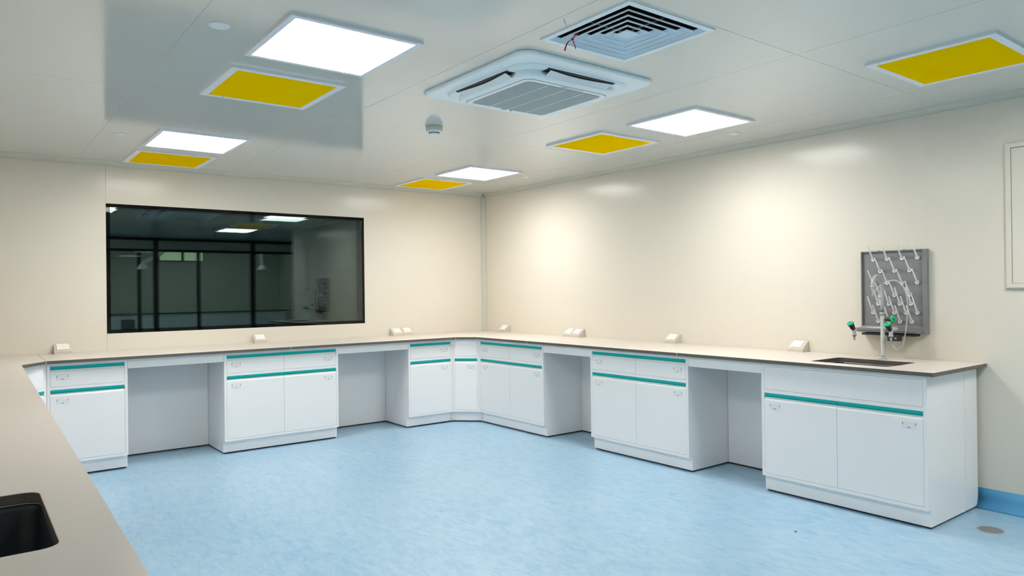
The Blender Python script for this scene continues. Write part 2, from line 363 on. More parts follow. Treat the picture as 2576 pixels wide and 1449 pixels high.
# ------------------------------------------------------------------ ceiling lamps
def lamp(x0, x1, y0, y1, lit, label, group):
    """outer rectangle on the ceiling; the bottom of the frame hangs 20 mm below it"""
    cx, cy2 = (x0 + x1) / 2, (y0 + y1) / 2; hx, hy = (x1 - x0) / 2, (y1 - y0) / 2
    t = thing('panel_light' if lit else 'yellow_panel_light', label, 'ceiling light', (cx, cy2, HC), 0, group)
    wf = 0.027 if lit else 0.038; d = 0.014; bm = new()
    for a in ((-hx, hx, -hy, -hy + wf), (-hx, hx, hy - wf, hy), (-hx, -hx + wf, -hy + wf, hy - wf), (hx - wf, hx, -hy + wf, hy - wf)):
        bx(bm, *a, -d, 0.0, 0)
    obj('frame', bm, ALU, t)
    bm = new(); prism(bm, rrect(0, 0, hx - wf + 0.001, hy - wf + 0.001, 0.010 if lit else 0.001, 4), 'z', -d + 0.0005, -0.004)
    obj('diffuser' if lit else 'yellow_pane', bm, LIT if lit else YEL, t)
    for sx in (-1, 1):
        for s in (-1, 1):
            bm = new(); p = (sx * hx * 0.6, s * (hy - wf * 0.5), -d) if not lit or True else None
            stack(bm, p, (0, 0, -1), [(-0.001, 0.005), (0.0015, 0.005), (0.003, 0.003)], 10); obj('screw', bm, WHITE, t)
    return t
LG, YG = 'square lit ceiling panels', 'square yellow ceiling panels'
zf = (HC - 0.020 - 1.3625) / (HC - 1.3625)
lamp(-3.880, -3.265, -4.140, -3.520, True, 'large glaring white ceiling panel, nearest the camera at upper left', LG)
lamp(-3.855, -3.240, -1.610, -0.950, True, 'lit white ceiling panel at far left above the black window', LG)
lamp(-1.262, -0.652, -1.570, -0.950, True, 'lit white ceiling panel nearest the far room corner', LG)
lamp(-1.285, -0.655, -4.120, -3.525, True, 'lit white ceiling panel right of the air conditioner', LG)
lamp(-3.880, -3.265, -8.520, -7.900, True, 'added unseen ceiling panel that brightens the near end of the left worktop', LG)  # guessed panel out of view, added to brighten the near left worktop
lamp(-1.262, -0.652, -6.660, -6.050, True, 'lit white ceiling panel whose mirror image shows lowest in the black window', LG)
lamp(-3.872, -3.262, -3.308, -2.690, False, 'yellow panel beside the large glaring lamp, upper left', YG)
lamp(-3.850, -3.245, -0.748, -0.122, False, 'yellow panel at far left right above the window wall', YG)
lamp(-1.262, -0.655, -0.748, -0.120, False, 'yellow panel next to the far room corner, smallest of the yellow ones', YG)
lamp(-1.280, -0.655, -3.280, -2.665, False, 'yellow panel in the middle right, behind the lit panel by the air conditioner', YG)
lamp(-1.262, -0.620, -5.760, -5.170, False, 'long looking yellow panel cut by the right edge of the photo', YG)
# lamps of the far lab
for x, y in ((-2.9, -9.9), (-0.2, -9.9), (-0.8, -12.6), (1.2, -12.6), (-3.4, -12.6)):
    bm = new(); bx(bm, x - 0.3, x + 0.3, y - 0.3, y + 0.3, 2.76, 2.7799); tag(obj('panel_light', bm, LIT), 'small lit ceiling panel of the lab behind, mirrored dimly in the window', 'ceiling light', 'lamps of the mirrored lab')

# ------------------------------------------------------------------ square ceiling diffuser
dx, dy, dh = DIF
t = thing('ceiling_diffuser', 'square pale blue louvred air diffuser in the ceiling with a red ribbon on it', 'air vent', (dx, dy, HC))
def sq_ring(bm, h1, z1, h2, z2, th=0.0012, mi=0):
    for s in range(4):
        a = s * PI / 2
        def R(x, y, z): return (x * math.cos(a) - y * math.sin(a), x * math.sin(a) + y * math.cos(a), z)
        P = [R(-h1, -h1, z1), R(h1, -h1, z1), R(h2, -h2, z2), R(-h2, -h2, z2)]
        n = Vector(R(0, 1, 0.9)).normalized() * th
        vs = [bm.verts.new(p) for p in P]; ws = [bm.verts.new(Vector(p) + n) for p in P]
        for q in ((0, 1, 2, 3),): bm.faces.new([vs[i] for i in q]).material_index = mi; bm.faces.new([ws[i] for i in q[::-1]]).material_index = mi
        for i in range(4): bm.faces.new((vs[i], vs[(i + 1) % 4], ws[(i + 1) % 4], ws[i])).material_index = mi
def sq_lip(bm, h, w, z0, z1, mi=0):
    for a in ((-h, h, -h, -h + w), (-h, h, h - w, h), (-h, -h + w, -h + w, h - w), (h - w, h, -h + w, h - w)): bx(bm, *a, z0, z1, mi)
bm = new(); sq_lip(bm, 0.275, 0.029, -0.006, 0.0, 1); sq_ring(bm, 0.246, -0.004, 0.232, 0.010); obj('frame', bm, [VENT, LIP], t)
bm = new()
for a in ((-.24, .24, -.245, -.24), (-.24, .24, .24, .245), (-.245, -.24, -.245, .245), (.24, .245, -.245, .245)): bx(bm, *a, 0.02, 0.25)
bx(bm, -.245, .245, -.245, .245, 0.25, 0.26); obj('duct_collar', bm, BLK, t)
for h in (0.2075, 0.1655, 0.1235, 0.0815):
    bm = new(); sq_ring(bm, h - 0.002, -0.002, h - 0.029, 0.0165); sq_lip(bm, h, 0.0035, -0.0055, 0.0, 1); obj('vane', bm, [VENT, LIP], t)
bm = new(); bx(bm, -0.040, 0.040, -0.040, 0.040, -0.003, 0.0); sq_lip(bm, 0.0415, 0.003, -0.0055, 0.0, 1); obj('centre_plate', bm, [VENT, LIP], t)
bm = new(); bx(bm, -0.24, 0.24, 0.05, 0.062, 0.034, 0.05); bx(bm, 0.05, 0.062, -0.24, 0.24, 0.034, 0.05); obj('crossbar', bm, BLK, t)
# red ribbon
bm = new()
def ribbon(bm, pts, w):
    P = smooth_path(pts, 8); prev = None
    side = Vector((0.75, -0.45, 0.1)).normalized()
    for i, p in enumerate(P):
        k = w * (1 if i < len(P) - 2 else 0.8)
        a = [bm.verts.new(p + side * k / 2), bm.verts.new(p - side * k / 2), bm.verts.new(p - side * k / 2 + Vector((0.0006, 0.001, 0))), bm.verts.new(p + side * k / 2 + Vector((0.0006, 0.001, 0)))]
        if prev:
            for j in range(4): bm.faces.new((prev[j], prev[(j + 1) % 4], a[(j + 1) % 4], a[j]))
        else: bm.faces.new(a)
        prev = a
    bm.faces.new(prev[::-1])
kn = Vector((-2.770, -4.604, 2.482))
ribbon(bm, [(-2.768, -4.640, 2.4975), (-2.768, -4.620, 2.492), tuple(kn)], 0.006)
ribbon(bm, [(-2.775, -4.628, 2.4975), tuple(kn)], 0.004)
ribbon(bm, [tuple(kn), (-2.782, -4.590, 2.472), (-2.792, -4.585, 2.452), (-2.805, -4.590, 2.427)], 0.007)
ribbon(bm, [tuple(kn), (-2.760, -4.600, 2.474), (-2.752, -4.600, 2.458), (-2.748, -4.602, 2.444)], 0.004)
stack(bm, kn + Vector((-0.006, 0, 0.001)), (1, 0, 0), [(0, 0.003), (0.004, 0.0055), (0.009, 0.0055), (0.013, 0.003)], 10)
tag(obj('red_ribbon', bm, RED), 'thin red ribbon knotted to the diffuser, both tails hanging down', 'ribbon')

# ------------------------------------------------------------------ cassette air conditioner
ax_, ay_ = -2.380, -3.868
t = thing('cassette_air_conditioner', 'white square air conditioner cassette with grey grille in the ceiling centre', 'air conditioner', (ax_, ay_, HC - 0.001))
def rr_stack(bm, levels, mi=0, seg=8):
    rings = [[bm.verts.new((x, y, z)) for x, y in rrect(0, 0, h, h2, r, seg)] for (h, h2, r, z) in levels]
    n = len(rings[0])
    for i, (a, b) in enumerate(zip(rings, rings[1:])):
        for k in range(n):
            f = bm.faces.new((a[k], a[(k + 1) % n], b[(k + 1) % n], b[k])); f.material_index = mi
    bm.faces.new(rings[0][::-1]).material_index = mi; bm.faces.new(rings[-1]).material_index = mi
bm = new(); rr_stack(bm, [(0.462, 0.482, 0.07, 0.0), (0.465, 0.485, 0.07, -0.006), (0.463, 0.483, 0.07, -0.014), (0.455, 0.475, 0.07, -0.020)]); obj('outer_panel', bm, AC, t)
bm = new(); rr_stack(bm, [(0.385, 0.395, 0.12, -0.018), (0.385, 0.395, 0.12, -0.024), (0.372, 0.382, 0.11, -0.034)]); obj('inner_ring', bm, AC, t)
bm = new(); rr_stack(bm, [(0.325, 0.335, 0.09, -0.030), (0.332, 0.342, 0.09, -0.052), (0.325, 0.335, 0.09, -0.062), (0.305, 0.315, 0.08, -0.068)]); obj('centre_body', bm, AC, t)
bm = new(); rr_stack(bm, [(0.293, 0.292, 0.05, -0.060), (0.293, 0.292, 0.05, -0.0683)]); obj('panel_joint', bm, DARK, t)
bm = new(); rr_stack(bm, [(0.2905, 0.2895, 0.05, -0.062), (0.2905, 0.2895, 0.05, -0.0705)]); obj('front_panel', bm, AC, t)
for i in range(4):
    a = i * PI / 2; hw = 0.352 if i % 2 else 0.362
    def Rz(p): return (p[0] * math.cos(a) - p[1] * math.sin(a), p[0] * math.sin(a) + p[1] * math.cos(a), p[2])
    bm = new(); bx(bm, -0.235, 0.235, -hw - 0.026, -hw + 0.030, -0.0350, -0.030)
    for v in bm.verts: v.co = Rz(v.co)
    obj('air_slot', bm, DARK, t)
    bm = new(); N = 14; rows = []
    for k in range(N + 1):
        x = -0.215 + 0.43 * k / N; u = k / N; bul = 0.020 * math.sin(PI * u) ** 1.3
        o1 = (x, -hw - 0.023 + bul, -0.040 - 0.001); i1 = (x, -hw + 0.022, -0.058)
        rows.append([bm.verts.new(Rz(p)) for p in (o1, i1, (i1[0], i1[1] + 0.002, i1[2] + 0.003), (o1[0], o1[1] + 0.002, o1[2] + 0.003))])
    for p, q in zip(rows, rows[1:]):
        for j in range(4): bm.faces.new((p[j], p[(j + 1) % 4], q[(j + 1) % 4], q[j])).smooth = False
    bm.faces.new(rows[0]); bm.faces.new(rows[-1][::-1]); obj('louvre_flap', bm, WHITE, t)
gx, gy = 0.262, 0.262
bm = new(); rr_stack(bm, [(gx, gy, 0.035, -0.0700), (gx, gy, 0.035, -0.0716)], 0)
n = 44
for k in range(n):
    y = -gy + 0.008 + (2 * gy - 0.016) * k / (n - 1); e = max(0, abs(y) - (gy - 0.035)); hxk = gx - 0.035 + math.sqrt(max(0, 0.035 ** 2 - e * e)) - 0.001
    bx(bm, -hxk, hxk, y - 0.0022, y + 0.0022, -0.0735, -0.0710, 1)
for x in (-0.13, 0.0, 0.13): bx(bm, x - 0.0035, x + 0.0035, -gy + 0.004, gy - 0.004, -0.0742, -0.0712, 2)
obj('intake_grille', bm, [GRILLE, mat('slat_light', (0.58, 0.62, 0.61), 0.5), mat('slat_band', (0.76, 0.80, 0.80), 0.5)], t)
bm = new(); bx(bm, -0.055, 0.105, -0.2825, -0.2705, -0.0712, -0.0704); bx(bm, -0.035, -0.02, -0.2795, -0.2735, -0.0716, -0.0711, 1); obj('energy_sticker', bm, [STICK, DARK], t)
def text_mesh(s, size, extr=0.0006, name='lettering'):
    cu = bpy.data.curves.new(name, 'FONT'); cu.body = s; cu.size = size; cu.extrude = extr; cu.align_x = 'CENTER'; cu.align_y = 'CENTER'; cu.resolution_u = 3
    to = bpy.data.objects.new(name, cu); COL.objects.link(to); bpy.context.view_layer.update()
    me = bpy.data.meshes.new_from_object(to.evaluated_get(bpy.context.evaluated_depsgraph_get())); bpy.data.objects.remove(to); return me
me = text_mesh('TICA', 0.019, name='logo'); me.materials.append(INK)
lo = bpy.data.objects.new('logo', me); COL.objects.link(lo); lo.parent = t
lo.location = (0.000 - 0.015, 0.2765, -0.0708); lo.rotation_euler = (PI, 0, 0)
bm = new(); stack(bm, (0.036, 0.2765, -0.0704), (0, 0, -1), [(0, 0.008), (0.001, 0.008)], 16)
for v in bm.verts: v.co.x = 0.036 + (v.co.x - 0.036) * 1.25
obj('logo_emblem', bm, mat('purple_emblem', (0.16, 0.03, 0.22), 0.4), t)

# ------------------------------------------------------------------ smoke detector and round cover plates
t = thing('smoke_detector', 'round beige smoke detector with black vents hanging from the ceiling', 'smoke detector', (-2.358, -2.745, HC))
bm = new(); stack(bm, (0, 0, 0), (0, 0, -1), [(0, 0.064), (0.004, 0.064), (0.006, 0.060)], 40); obj('mounting_ring', bm, WHITE, t)
bm = new(); stack(bm, (0, 0, -0.006), (0, 0, -1), [(0, 0.059), (0.026, 0.0575), (0.033, 0.056)], 40); obj('housing', bm, DET, t)
bm = new(); stack(bm, (0, 0, -0.039), (0, 0, -1), [(0, 0.055), (0.006, 0.047), (0.012, 0.040), (0.013, 0.036), (0.021, 0.034), (0.024, 0.030), (0.026, 0.018)], 40); obj('sensor_cap', bm, WHITE, t)
bm = new()
for k in range(12):
    a = 2 * PI * k / 12
    p = Vector((math.cos(a), math.sin(a), 0)); q = Vector((-math.sin(a), math.cos(a), 0)); c = p * 0.0352 + Vector((0, 0, -0.056))
    vs = [bm.verts.new(c + q * s1 * 0.0062 + Vector((0, 0, s2 * 0.0032)) + p * s3) for s1 in (-1, 1) for s2 in (-1, 1) for s3 in (-0.002, 0.0012)]
    for f in ((0, 1, 3, 2), (4, 6, 7, 5), (0, 4, 5, 1), (2, 3, 7, 6), (0, 2, 6, 4), (1, 5, 7, 3)): bm.faces.new([vs[i] for i in f])
obj('vent_slots', bm, BLK, t)
for x, y, r, lb in ((-4.072, -3.812, 0.046, 'largest round white cover plate, at the upper left beside the glaring lamp'), (-4.040, -1.258, 0.046, 'round white cover plate left of the far left lamp'),
                    (-0.392, -3.772, 0.040, 'round white cover plate on the ceiling right of the right-hand lit panel'), (-0.418, -1.318, 0.040, 'tiny round white cover plate near the far room corner')):
    bm = new(); stack(bm, (0, 0, 0), (0, 0, -1), [(0, r), (0.002, r), (0.005, r * 0.93), (0.0065, r * 0.6)], 36)
    o = obj('ceiling_cover_plate', bm, WHITE); o.location = (x, y, HC); tag(o, lb, 'cover plate', 'round ceiling cover plates')

# ------------------------------------------------------------------ cabinets
ZT = ZW - TW - 0.0005     # underside of the worktops
def slab(bm, x0, x1, zb, zt, chamf=True, th=0.019):
    if chamf:
        pts = [(0, zb), (0, zt - 0.047), (0.0008, zt - 0.0435), (0.003, zt - 0.0395), (0.0055, zt - 0.036), (0.0125, zt - 0.0265), (th, zt - 0.0265), (th, zb)]
    else: pts = [(0, zb), (0, zt), (th, zt), (th, zb)]
    fs = prism(bm, pts, 'x', x0, x1)
    if chamf:
        for f in fs[2:]: f.smooth = False
def handle(bm, x0, x1, zt):
    prism(bm, [(0.0, zt), (0.0, zt - 0.0140), (0.0015, zt - 0.0150), (0.0125, zt - 0.0150), (0.0125, zt - 0.0265), (0.0188, zt - 0.0265), (0.0188, zt)], 'x', x0, x1)
def label_holder(x, z, parent):
    w, h = 0.074, 0.038; bm = new()
    for q in ((x - 0.001, x + w + 0.001, z - 0.0012, z), (x - 0.001, x + w + 0.001, z + h, z + h + 0.0008), (x - 0.001, x, z, z + h), (x + w, x + w + 0.001, z, z + h)): bx(bm, q[0], q[1], -0.0002, 0.001, q[2], q[3], 3)
    bx(bm, x, x + w, -0.0016, 0.001, z, z + h, 0, bev=0.0006)
    for (a, b, c, d) in ((x + 0.0003, x + 0.0033, z + h * 0.55, z + h * 0.86), (x + w - 0.0033, x + w - 0.0003, z + h * 0.55, z + h * 0.86), (x + w / 2 - 0.0065, x + w / 2 + 0.0065, z + 0.0045, z + 0.0078)):
        bx(bm, a, b, -0.0020, 0.0, c, d, 1)
    bx(bm, x + 0.006, x + w - 0.006, -0.0019, 0, z + 0.009, z + 0.0106, 2)
    obj('label_holder', bm, [LBL, DARK, WHITE, LINE], parent)
def cabinet(name, label, w, depth, cols, loc, rz, group='white laboratory base cabinets', kick=0.045, sink=False, labels=None, notch=None, filler=0.0):
    """front plane at local y = 0, depth towards +y; cols = widths of door columns in the opening"""
    t = thing(name, label, 'cabinet', loc, rz, group)
    st = 0.0205; g = 0.0013; zk = 0.110
    bm = new()
    if sink:
        for b4 in ((0, w, 0.0205, depth, zk, zk + 0.018), (0, 0.018, 0.0205, depth, zk + 0.018, ZT), (w - 0.018, w, 0.0205, depth, zk + 0.018, ZT), (0.018, w - 0.018, depth - 0.012, depth, zk + 0.018, ZT), (0.018, w - 0.018, 0.0205, 0.024, zk + 0.018, ZT)): bx(bm, *b4)
    else: bx(bm, 0, w, 0.0205, depth, zk, ZT)
    bx(bm, 0, st, 0, 0.0205, zk, ZT); bx(bm, w - st, w, 0, 0.0205, zk, ZT)
    bx(bm, st, w - st, 0, 0.0205, zk, 0.1295); bx(bm, st, w - st, 0, 0.0205, 0.6605, 0.6835); bx(bm, st, w - st, 0, 0.0205, 0.8355, ZT)
    bx(bm, 0.0, w, kick, depth, 0.013, zk)
    if filler: 
        prism(bm, [(depth + 0.0025, 0.015), (depth + filler - 0.035, 0.015), (depth + filler - 0.012, 0.030), (depth + filler, 0.070), (depth + filler, ZT), (depth + 0.0025, ZT)], 'x', w - 0.02, w + 0.0012); bx(bm, w - 0.03, w - 0.004, depth - 0.01, depth + 0.01, 0.03, ZT - 0.001)
    body = obj('carcass', bm, CAB, t)
    bm = new(); bx(bm, st, w - st, 0.0192, 0.0204, 0.130, 0.835); obj('shadow_gap', bm, GAP, t)
    bm = new()
    for x in (0.05, w - 0.05):
        for y in (kick + 0.05, depth - 0.05): stack(bm, (x, y, 0.0), (0, 0, 1), [(0, 0.018), (0.006, 0.018), (0.007, 0.008), (0.0135, 0.008)], 14)
    bx(bm, 0.006, w - 0.006, kick + 0.012, depth - 0.01, 0.004, 0.0128)  # black slab between the feet, standing in for the shade under the carcass
    obj('foot', bm, BLK, t)
    x = st; inner = w - 2 * st; edges = [st + inner * i / cols for i in range(cols + 1)]
    for i in range(cols):
        a, b = edges[i] + g, edges[i + 1] - g
        if labels: side = labels[i]
        else: side = 'L' if i == 0 and cols > 1 else 'R'
        lx = a + 0.040 if side == 'L' else b - 0.037 - 0.074
        if not sink:
            bm = new(); slab(bm, a, b, 0.6850, 0.8342); d = obj('drawer', bm, CAB, t)
            bm = new(); handle(bm, a, b, 0.8342); obj('handle', bm, TEAL, d)
            if side != 'N': label_holder(lx, 0.7325, d)
        bm = new(); slab(bm, a, b, 0.1312, 0.6590); d = obj('door', bm, CAB, t)
        bm = new(); handle(bm, a, b, 0.6590); obj('handle', bm, TEAL, d)
        if side != 'N': label_holder(lx, 0.5555, d)
    if sink:
        bm = new(); slab(bm, st + g, w - st - g, 0.6850, 0.8342, False); obj('fixed_panel', bm, CAB, t)
    return t
FB, FR_ = 0.7097, 0.7208
R90 = -PI / 2
def back_unit(xl, xr, *a, **k): return cabinet('base_cabinet', a[0], xr - xl, FB - 0.1942, a[1], (xl, -FB, 0), 0, **k)
def right_unit(yl, yr, lb, cols, **k): return cabinet('base_cabinet', lb, yl - yr, FR_ - 0.2275, cols, (-FR_, yl, 0), R90, kick=0.037, **k)
back_unit(-4.4545, -3.9235, 'single-door white cabinet with one drawer, far left below the window', 1, labels=['L'])
back_unit(-3.1985, -2.1790, 'double-door white cabinet with two drawers under the window', 2)
back_unit(-1.4390, -0.9240, 'single-door white cabinet left of the corner cabinet', 1, labels=['R'])
right_unit(-0.9065, -1.9290, 'double-door cabinet with two drawers right next to the corner cabinet', 2)
right_unit(-2.5500, -3.5800, 'double-door cabinet with two drawers in the middle of the right wall', 2)
cabinet('sink_cabinet', 'wide white sink cabinet without drawers, at the right end of the worktop', 1.0350, 0.50, 2, (-FR_, -4.1890, 0), R90, kick=0.037, sink=True, filler=0.185)
# corner cabinets: a diagonal face between the two runs
def corner(label, A, B, poly, lab):
    """A -> B: the diagonal front, left to right seen from the room; poly = plan of the body behind it"""
    A, B = Vector(A), Vector(B); d = B - A; w = d.length; ang = math.atan2(d.y, d.x)
    t = thing('corner_cabinet', label, 'cabinet', (A.x, A.y, 0), ang, 'corner cabinets with a slanted front')
    R = Matrix.Rotation(-ang, 3, 'Z')
    loc = [tuple((R @ (Vector((p[0], p[1], 0)) - Vector((A.x, A.y, 0))))[:2]) for p in poly]
    bm = new(); st = 0.022
    prism(bm, [(0.0, 0.021), (w, 0.021)] + loc, 'z', 0.110, ZT)
    # kick
    prism(bm, [(-0.025, 0.045), (w + 0.025, 0.045)] + [(x, y + 0.0) for x, y in loc], 'z', 0.013, 0.110)
    bx(bm, 0, st, 0, 0.021, 0.110, ZT); bx(bm, w - st, w, 0, 0.021, 0.110, ZT)
    bx(bm, st, w - st, 0, 0.021, 0.110, 0.1295); bx(bm, st, w - st, 0, 0.021, 0.6605, 0.6835); bx(bm, st, w - st, 0, 0.021, 0.8355, ZT)
    obj('carcass', bm, CAB, t)
    bm = new(); bx(bm, st, w - st, 0.0192, 0.0208, 0.130, 0.835); obj('shadow_gap', bm, GAP, t)
    a, b = st + 0.0013, w - st - 0.0013
    bm = new(); slab(bm, a, b, 0.1312, 0.6590); dd = obj('door', bm, CAB, t)
    bm = new(); handle(bm, a, b, 0.6590); obj('handle', bm, TEAL, dd)
    label_holder(b - 0.030 - 0.074, 0.5555, dd)
    bm = new(); slab(bm, a, b, 0.6850, 0.8342, False); obj('fixed_panel', bm, CAB, t)
    bm = new()
    for x in (0.04, w - 0.04): stack(bm, (x, 0.12, 0.0), (0, 0, 1), [(0, 0.018), (0.006, 0.018), (0.007, 0.008), (0.0135, 0.008)], 14)
    prism(bm, [(0.0, 0.06), (w, 0.06)] + [(x, y + 0.002) for x, y in loc[1:-1]], 'z', 0.004, 0.0128) if len(loc) > 3 else None  # black slab that paints the shade gap below the corner body
    obj('foot', bm, BLK, t)
corner('narrow cabinet with a slanted front in the far room corner', (-0.9215, -0.7090), (-0.7200, -0.9045),
       [(-0.70, -0.9045), (-0.23, -0.9045), (-0.23, -0.20), (-0.9215, -0.20), (-0.9215, -0.69)], 'R')
corner('slanted corner cabinet at the far left, mostly hidden by the near worktop', (-4.6660, -0.9400), (-4.4565, -0.7095),
       [(-4.4575, -0.69), (-4.4575, -0.20), (-5.20, -0.20), (-5.20, -0.9400), (-4.68, -0.9400)], 'R')
# knee spaces: apron under the worktop and a recessed back panel
def knee(label, w, depth, loc, rz):
    t = thing('knee_space_unit', label, 'knee space panel', loc, rz, 'open knee spaces between the cabinets')
    bm = new(); bx(bm, 0.001, w - 0.001, 0.002, 0.020, 0.7850, ZT, bev=0.0008); obj('apron', bm, CAB, t)
    bm = new(); bx(bm, 0.0015, w - 0.0015, depth, depth + 0.018, 0.013, ZT); obj('back_panel', bm, CAB, t)
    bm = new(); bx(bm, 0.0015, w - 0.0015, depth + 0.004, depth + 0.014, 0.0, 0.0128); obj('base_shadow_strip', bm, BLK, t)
knee('open knee space under the window, left of the double cabinet', 0.7235, FB - 0.1942 - 0.020, (-3.9225, -FB, 0), 0)
knee('open knee space between window cabinet and corner group', 0.7380, FB - 0.1942 - 0.020, (-2.1780, -FB, 0), 0)
knee('open knee space on the right wall nearest the corner', 0.6190, FR_ - 0.2275 - 0.020, (-FR_, -1.9300, 0), R90)
knee('open knee space just left of the sink cabinet', 0.6070, FR_ - 0.2275 - 0.020, (-FR_, -3.5810, 0), R90)
# left run under the near worktop
aL = PI / 2 - 0.0173
def left_pt(y, off): return (-4.6213 + 0.0173 * (y + 1) - off, y)
for (yc, w, lb, sk) in ((-1.98, 1.02, 'cabinet with teal handles hidden below the near left worktop, far end', False), (-3.74, 1.02, 'cabinet with teal handles hidden below the middle of the near left worktop', False), (-5.62, 1.02, 'sink cabinet hidden below the near left worktop', True)):
    x, y = left_pt(yc, 0.042)
    cabinet('base_cabinet', lb, w, 0.55, 2, (x, y, 0), aL, sink=sk)

# ------------------------------------------------------------------ worktops
def worktop(label, outer, hole=None, ticks=()):
    bm = new()
    def loop(pts):
        vs = [bm.verts.new((x, y, ZW)) for x, y in pts]; return [bm.edges.new((vs[i], vs[(i + 1) % len(vs)])) for i in range(len(vs))]
    es = loop(outer)
    if hole: es += loop(hole)
    bmesh.ops.triangle_fill(bm, edges=es, use_beauty=True, use_dissolve=False, normal=(0, 0, 1))
    r = bmesh.ops.extrude_face_region(bm, geom=list(bm.faces))
    low = [v for v in r['geom'] if isinstance(v, bmesh.types.BMVert)]
    for v in low: v.co.z = ZW - TW
    bmesh.ops.recalc_face_normals(bm, faces=bm.faces)
    top_e = [e for e in bm.edges if all(abs(v.co.z - ZW) < 1e-5 for v in e.verts) and any(abs(f.normal.z) < 0.5 for f in e.link_faces)]
    bmesh.ops.bevel(bm, geom=top_e, offset=0.0014, segments=1, affect='EDGES')
    bmesh.ops.recalc_face_normals(bm, faces=bm.faces)
    for f in bm.faces: f.material_index = 0 if f.normal.z > 0.3 else 1
    o = obj('worktop', bm, [TOP, CORE]); tag(o, label, 'worktop', 'beige worktop sections'); return o
E = 0.0008
worktop('beige worktop section in the far room corner with a slanted inner edge', [(-0.9103 + E, -0.7500), (-0.9103 + E, -0.002), (-0.002, -0.002), (-0.002, -1.7200 + E), (-0.7480, -1.7200 + E), (-0.7480, -0.9200)])
worktop('beige worktop section in the middle of the right wall', [(-0.002, -1.7200 - E), (-0.002, -3.5000 + E), (-0.7480, -3.5000 + E), (-0.7480, -1.7200 - E)])
right_hole = rrect(-0.440, -4.727, 0.187, 0.250, 0.035, 5)
worktop('right-hand end of the worktop, with the undermounted sink and tap', [(-0.002, -3.5000 - E), (-0.002, -5.2695), (-0.7480, -5.2695), (-0.7480, -3.5000 - E)], right_hole)
worktop('beige worktop section under the right half of the window', [(-2.6350 + E, -0.750), (-0.9103 - E, -0.750), (-0.9103 - E, -0.002), (-2.6350 + E, -0.002)])
worktop('beige worktop section under the left half of the window', [(-4.4600 + E, -0.750), (-2.6350 - E, -0.750), (-2.6350 - E, -0.002), (-4.4600 + E, -0.002)])
def lx(y): return -4.6213 + 0.0173 * (y + 1)
worktop('near left worktop, far section with a slanted corner by the window wall', [(-4.4600 - E, -0.750), (-4.4600 - E, -0.002), (XL + 0.002, -0.002), (XL + 0.002, -3.775 + E), (lx(-3.775), -3.775 + E), (lx(-0.973), -0.973)])
left_hole = rrect(-4.993, -5.112, 0.187, 0.247, 0.035, 5)
worktop('near left worktop section in the foreground with a black sink', [(lx(-3.775), -3.775 - E), (XL + 0.002, -3.775 - E), (XL + 0.002, -7.9), (lx(-7.9), -7.9)], left_hole)
# pale sealant ticks at the joints are little strips of their own
def tick(x, y, rz):
    bm = new(); bx(bm, -0.0022, 0.0022, -0.0010, 0.004, ZW - TW, ZW - 0.001); o = obj('joint_sealant', bm, SEAL); o.location = (x, y, 0); o.rotation_euler = (0, 0, rz); return o
JL = 'pale sealant line in the worktop edge '
for x, y, rz, s in ((-2.6350, -0.750, 0, 'under the window'), (-0.9080, -0.7510, 0.39, 'left of the slanted corner'), (-0.7485, -0.9210, -1.18, 'right of the slanted corner'), (-0.7480, -1.7200, R90, 'above the cabinet nearest the corner'), (-0.7480, -3.5000, R90, 'above the middle right cabinet'), (-4.4600, -0.7505, 0, 'at the far left inner corner')):
    tag(tick(x, y, rz), JL + s, 'sealant strip', 'worktop joints')
# sinks
def sink(cx, cy2, label):
    t = thing('sink', label, 'sink', (cx, cy2, ZW - TW), 0, 'undermounted sinks'); hx, hy = 0.192, 0.255; dp = 0.25
    bm = new(); lv = [(hx, hy, 0.04, -0.001), (hx - 0.004, hy - 0.004, 0.04, -0.02), (hx - 0.012, hy - 0.012, 0.045, -dp + 0.03), (hx - 0.03, hy - 0.03, 0.05, -dp)]
    rings = [[bm.verts.new((x, y, z)) for x, y in rrect(0, 0, a, b, r, 6)] for a, b, r, z in lv]; n = len(rings[0])
    outer = [[bm.verts.new((x * 1.03, y * 1.025, z - 0.002)) for x, y in rrect(0, 0, a, b, r, 6)] for a, b, r, z in lv]
    for R_ in (rings, outer):
        for a, b in zip(R_, R_[1:]):
            for k in range(n): bm.faces.new((a[k], a[(k + 1) % n], b[(k + 1) % n], b[k])).smooth = True
        bm.faces.new(R_[-1])
    for k in range(n): bm.faces.new((rings[0][k], rings[0][(k + 1) % n], outer[0][(k + 1) % n], outer[0][k]))
    obj('bowl', bm, SINK, t)
    bm = new(); a = rrect(0, 0, hx + 0.001, hy + 0.001, 0.04, 6); b = rrect(0, 0, hx - 0.003, hy - 0.003, 0.04, 6)
    A = [bm.verts.new((x, y, -0.0015)) for x, y in a]; B = [bm.verts.new((x, y, -0.0030)) for x, y in b]; C = [bm.verts.new((x, y, -0.006)) for x, y in b]
    for k in range(n):
        bm.faces.new((A[k], A[(k + 1) % n], B[(k + 1) % n], B[k])); bm.faces.new((B[k], B[(k + 1) % n], C[(k + 1) % n], C[k]))
    obj('rim', bm, SINKR, t)
    bm = new(); stack(bm, (0, 0, -dp - 0.001), (0, 0, 1), [(0, 0.04), (0.004, 0.04), (0.005, 0.03)], 24); obj('drain_strainer', bm, STEEL, t)
sink(-0.440, -4.727, 'charcoal sink sunk into the right end of the worktop below the tap')
sink(-4.993, -5.112, 'black sink sunk into the near left worktop, cut by the frame edge')

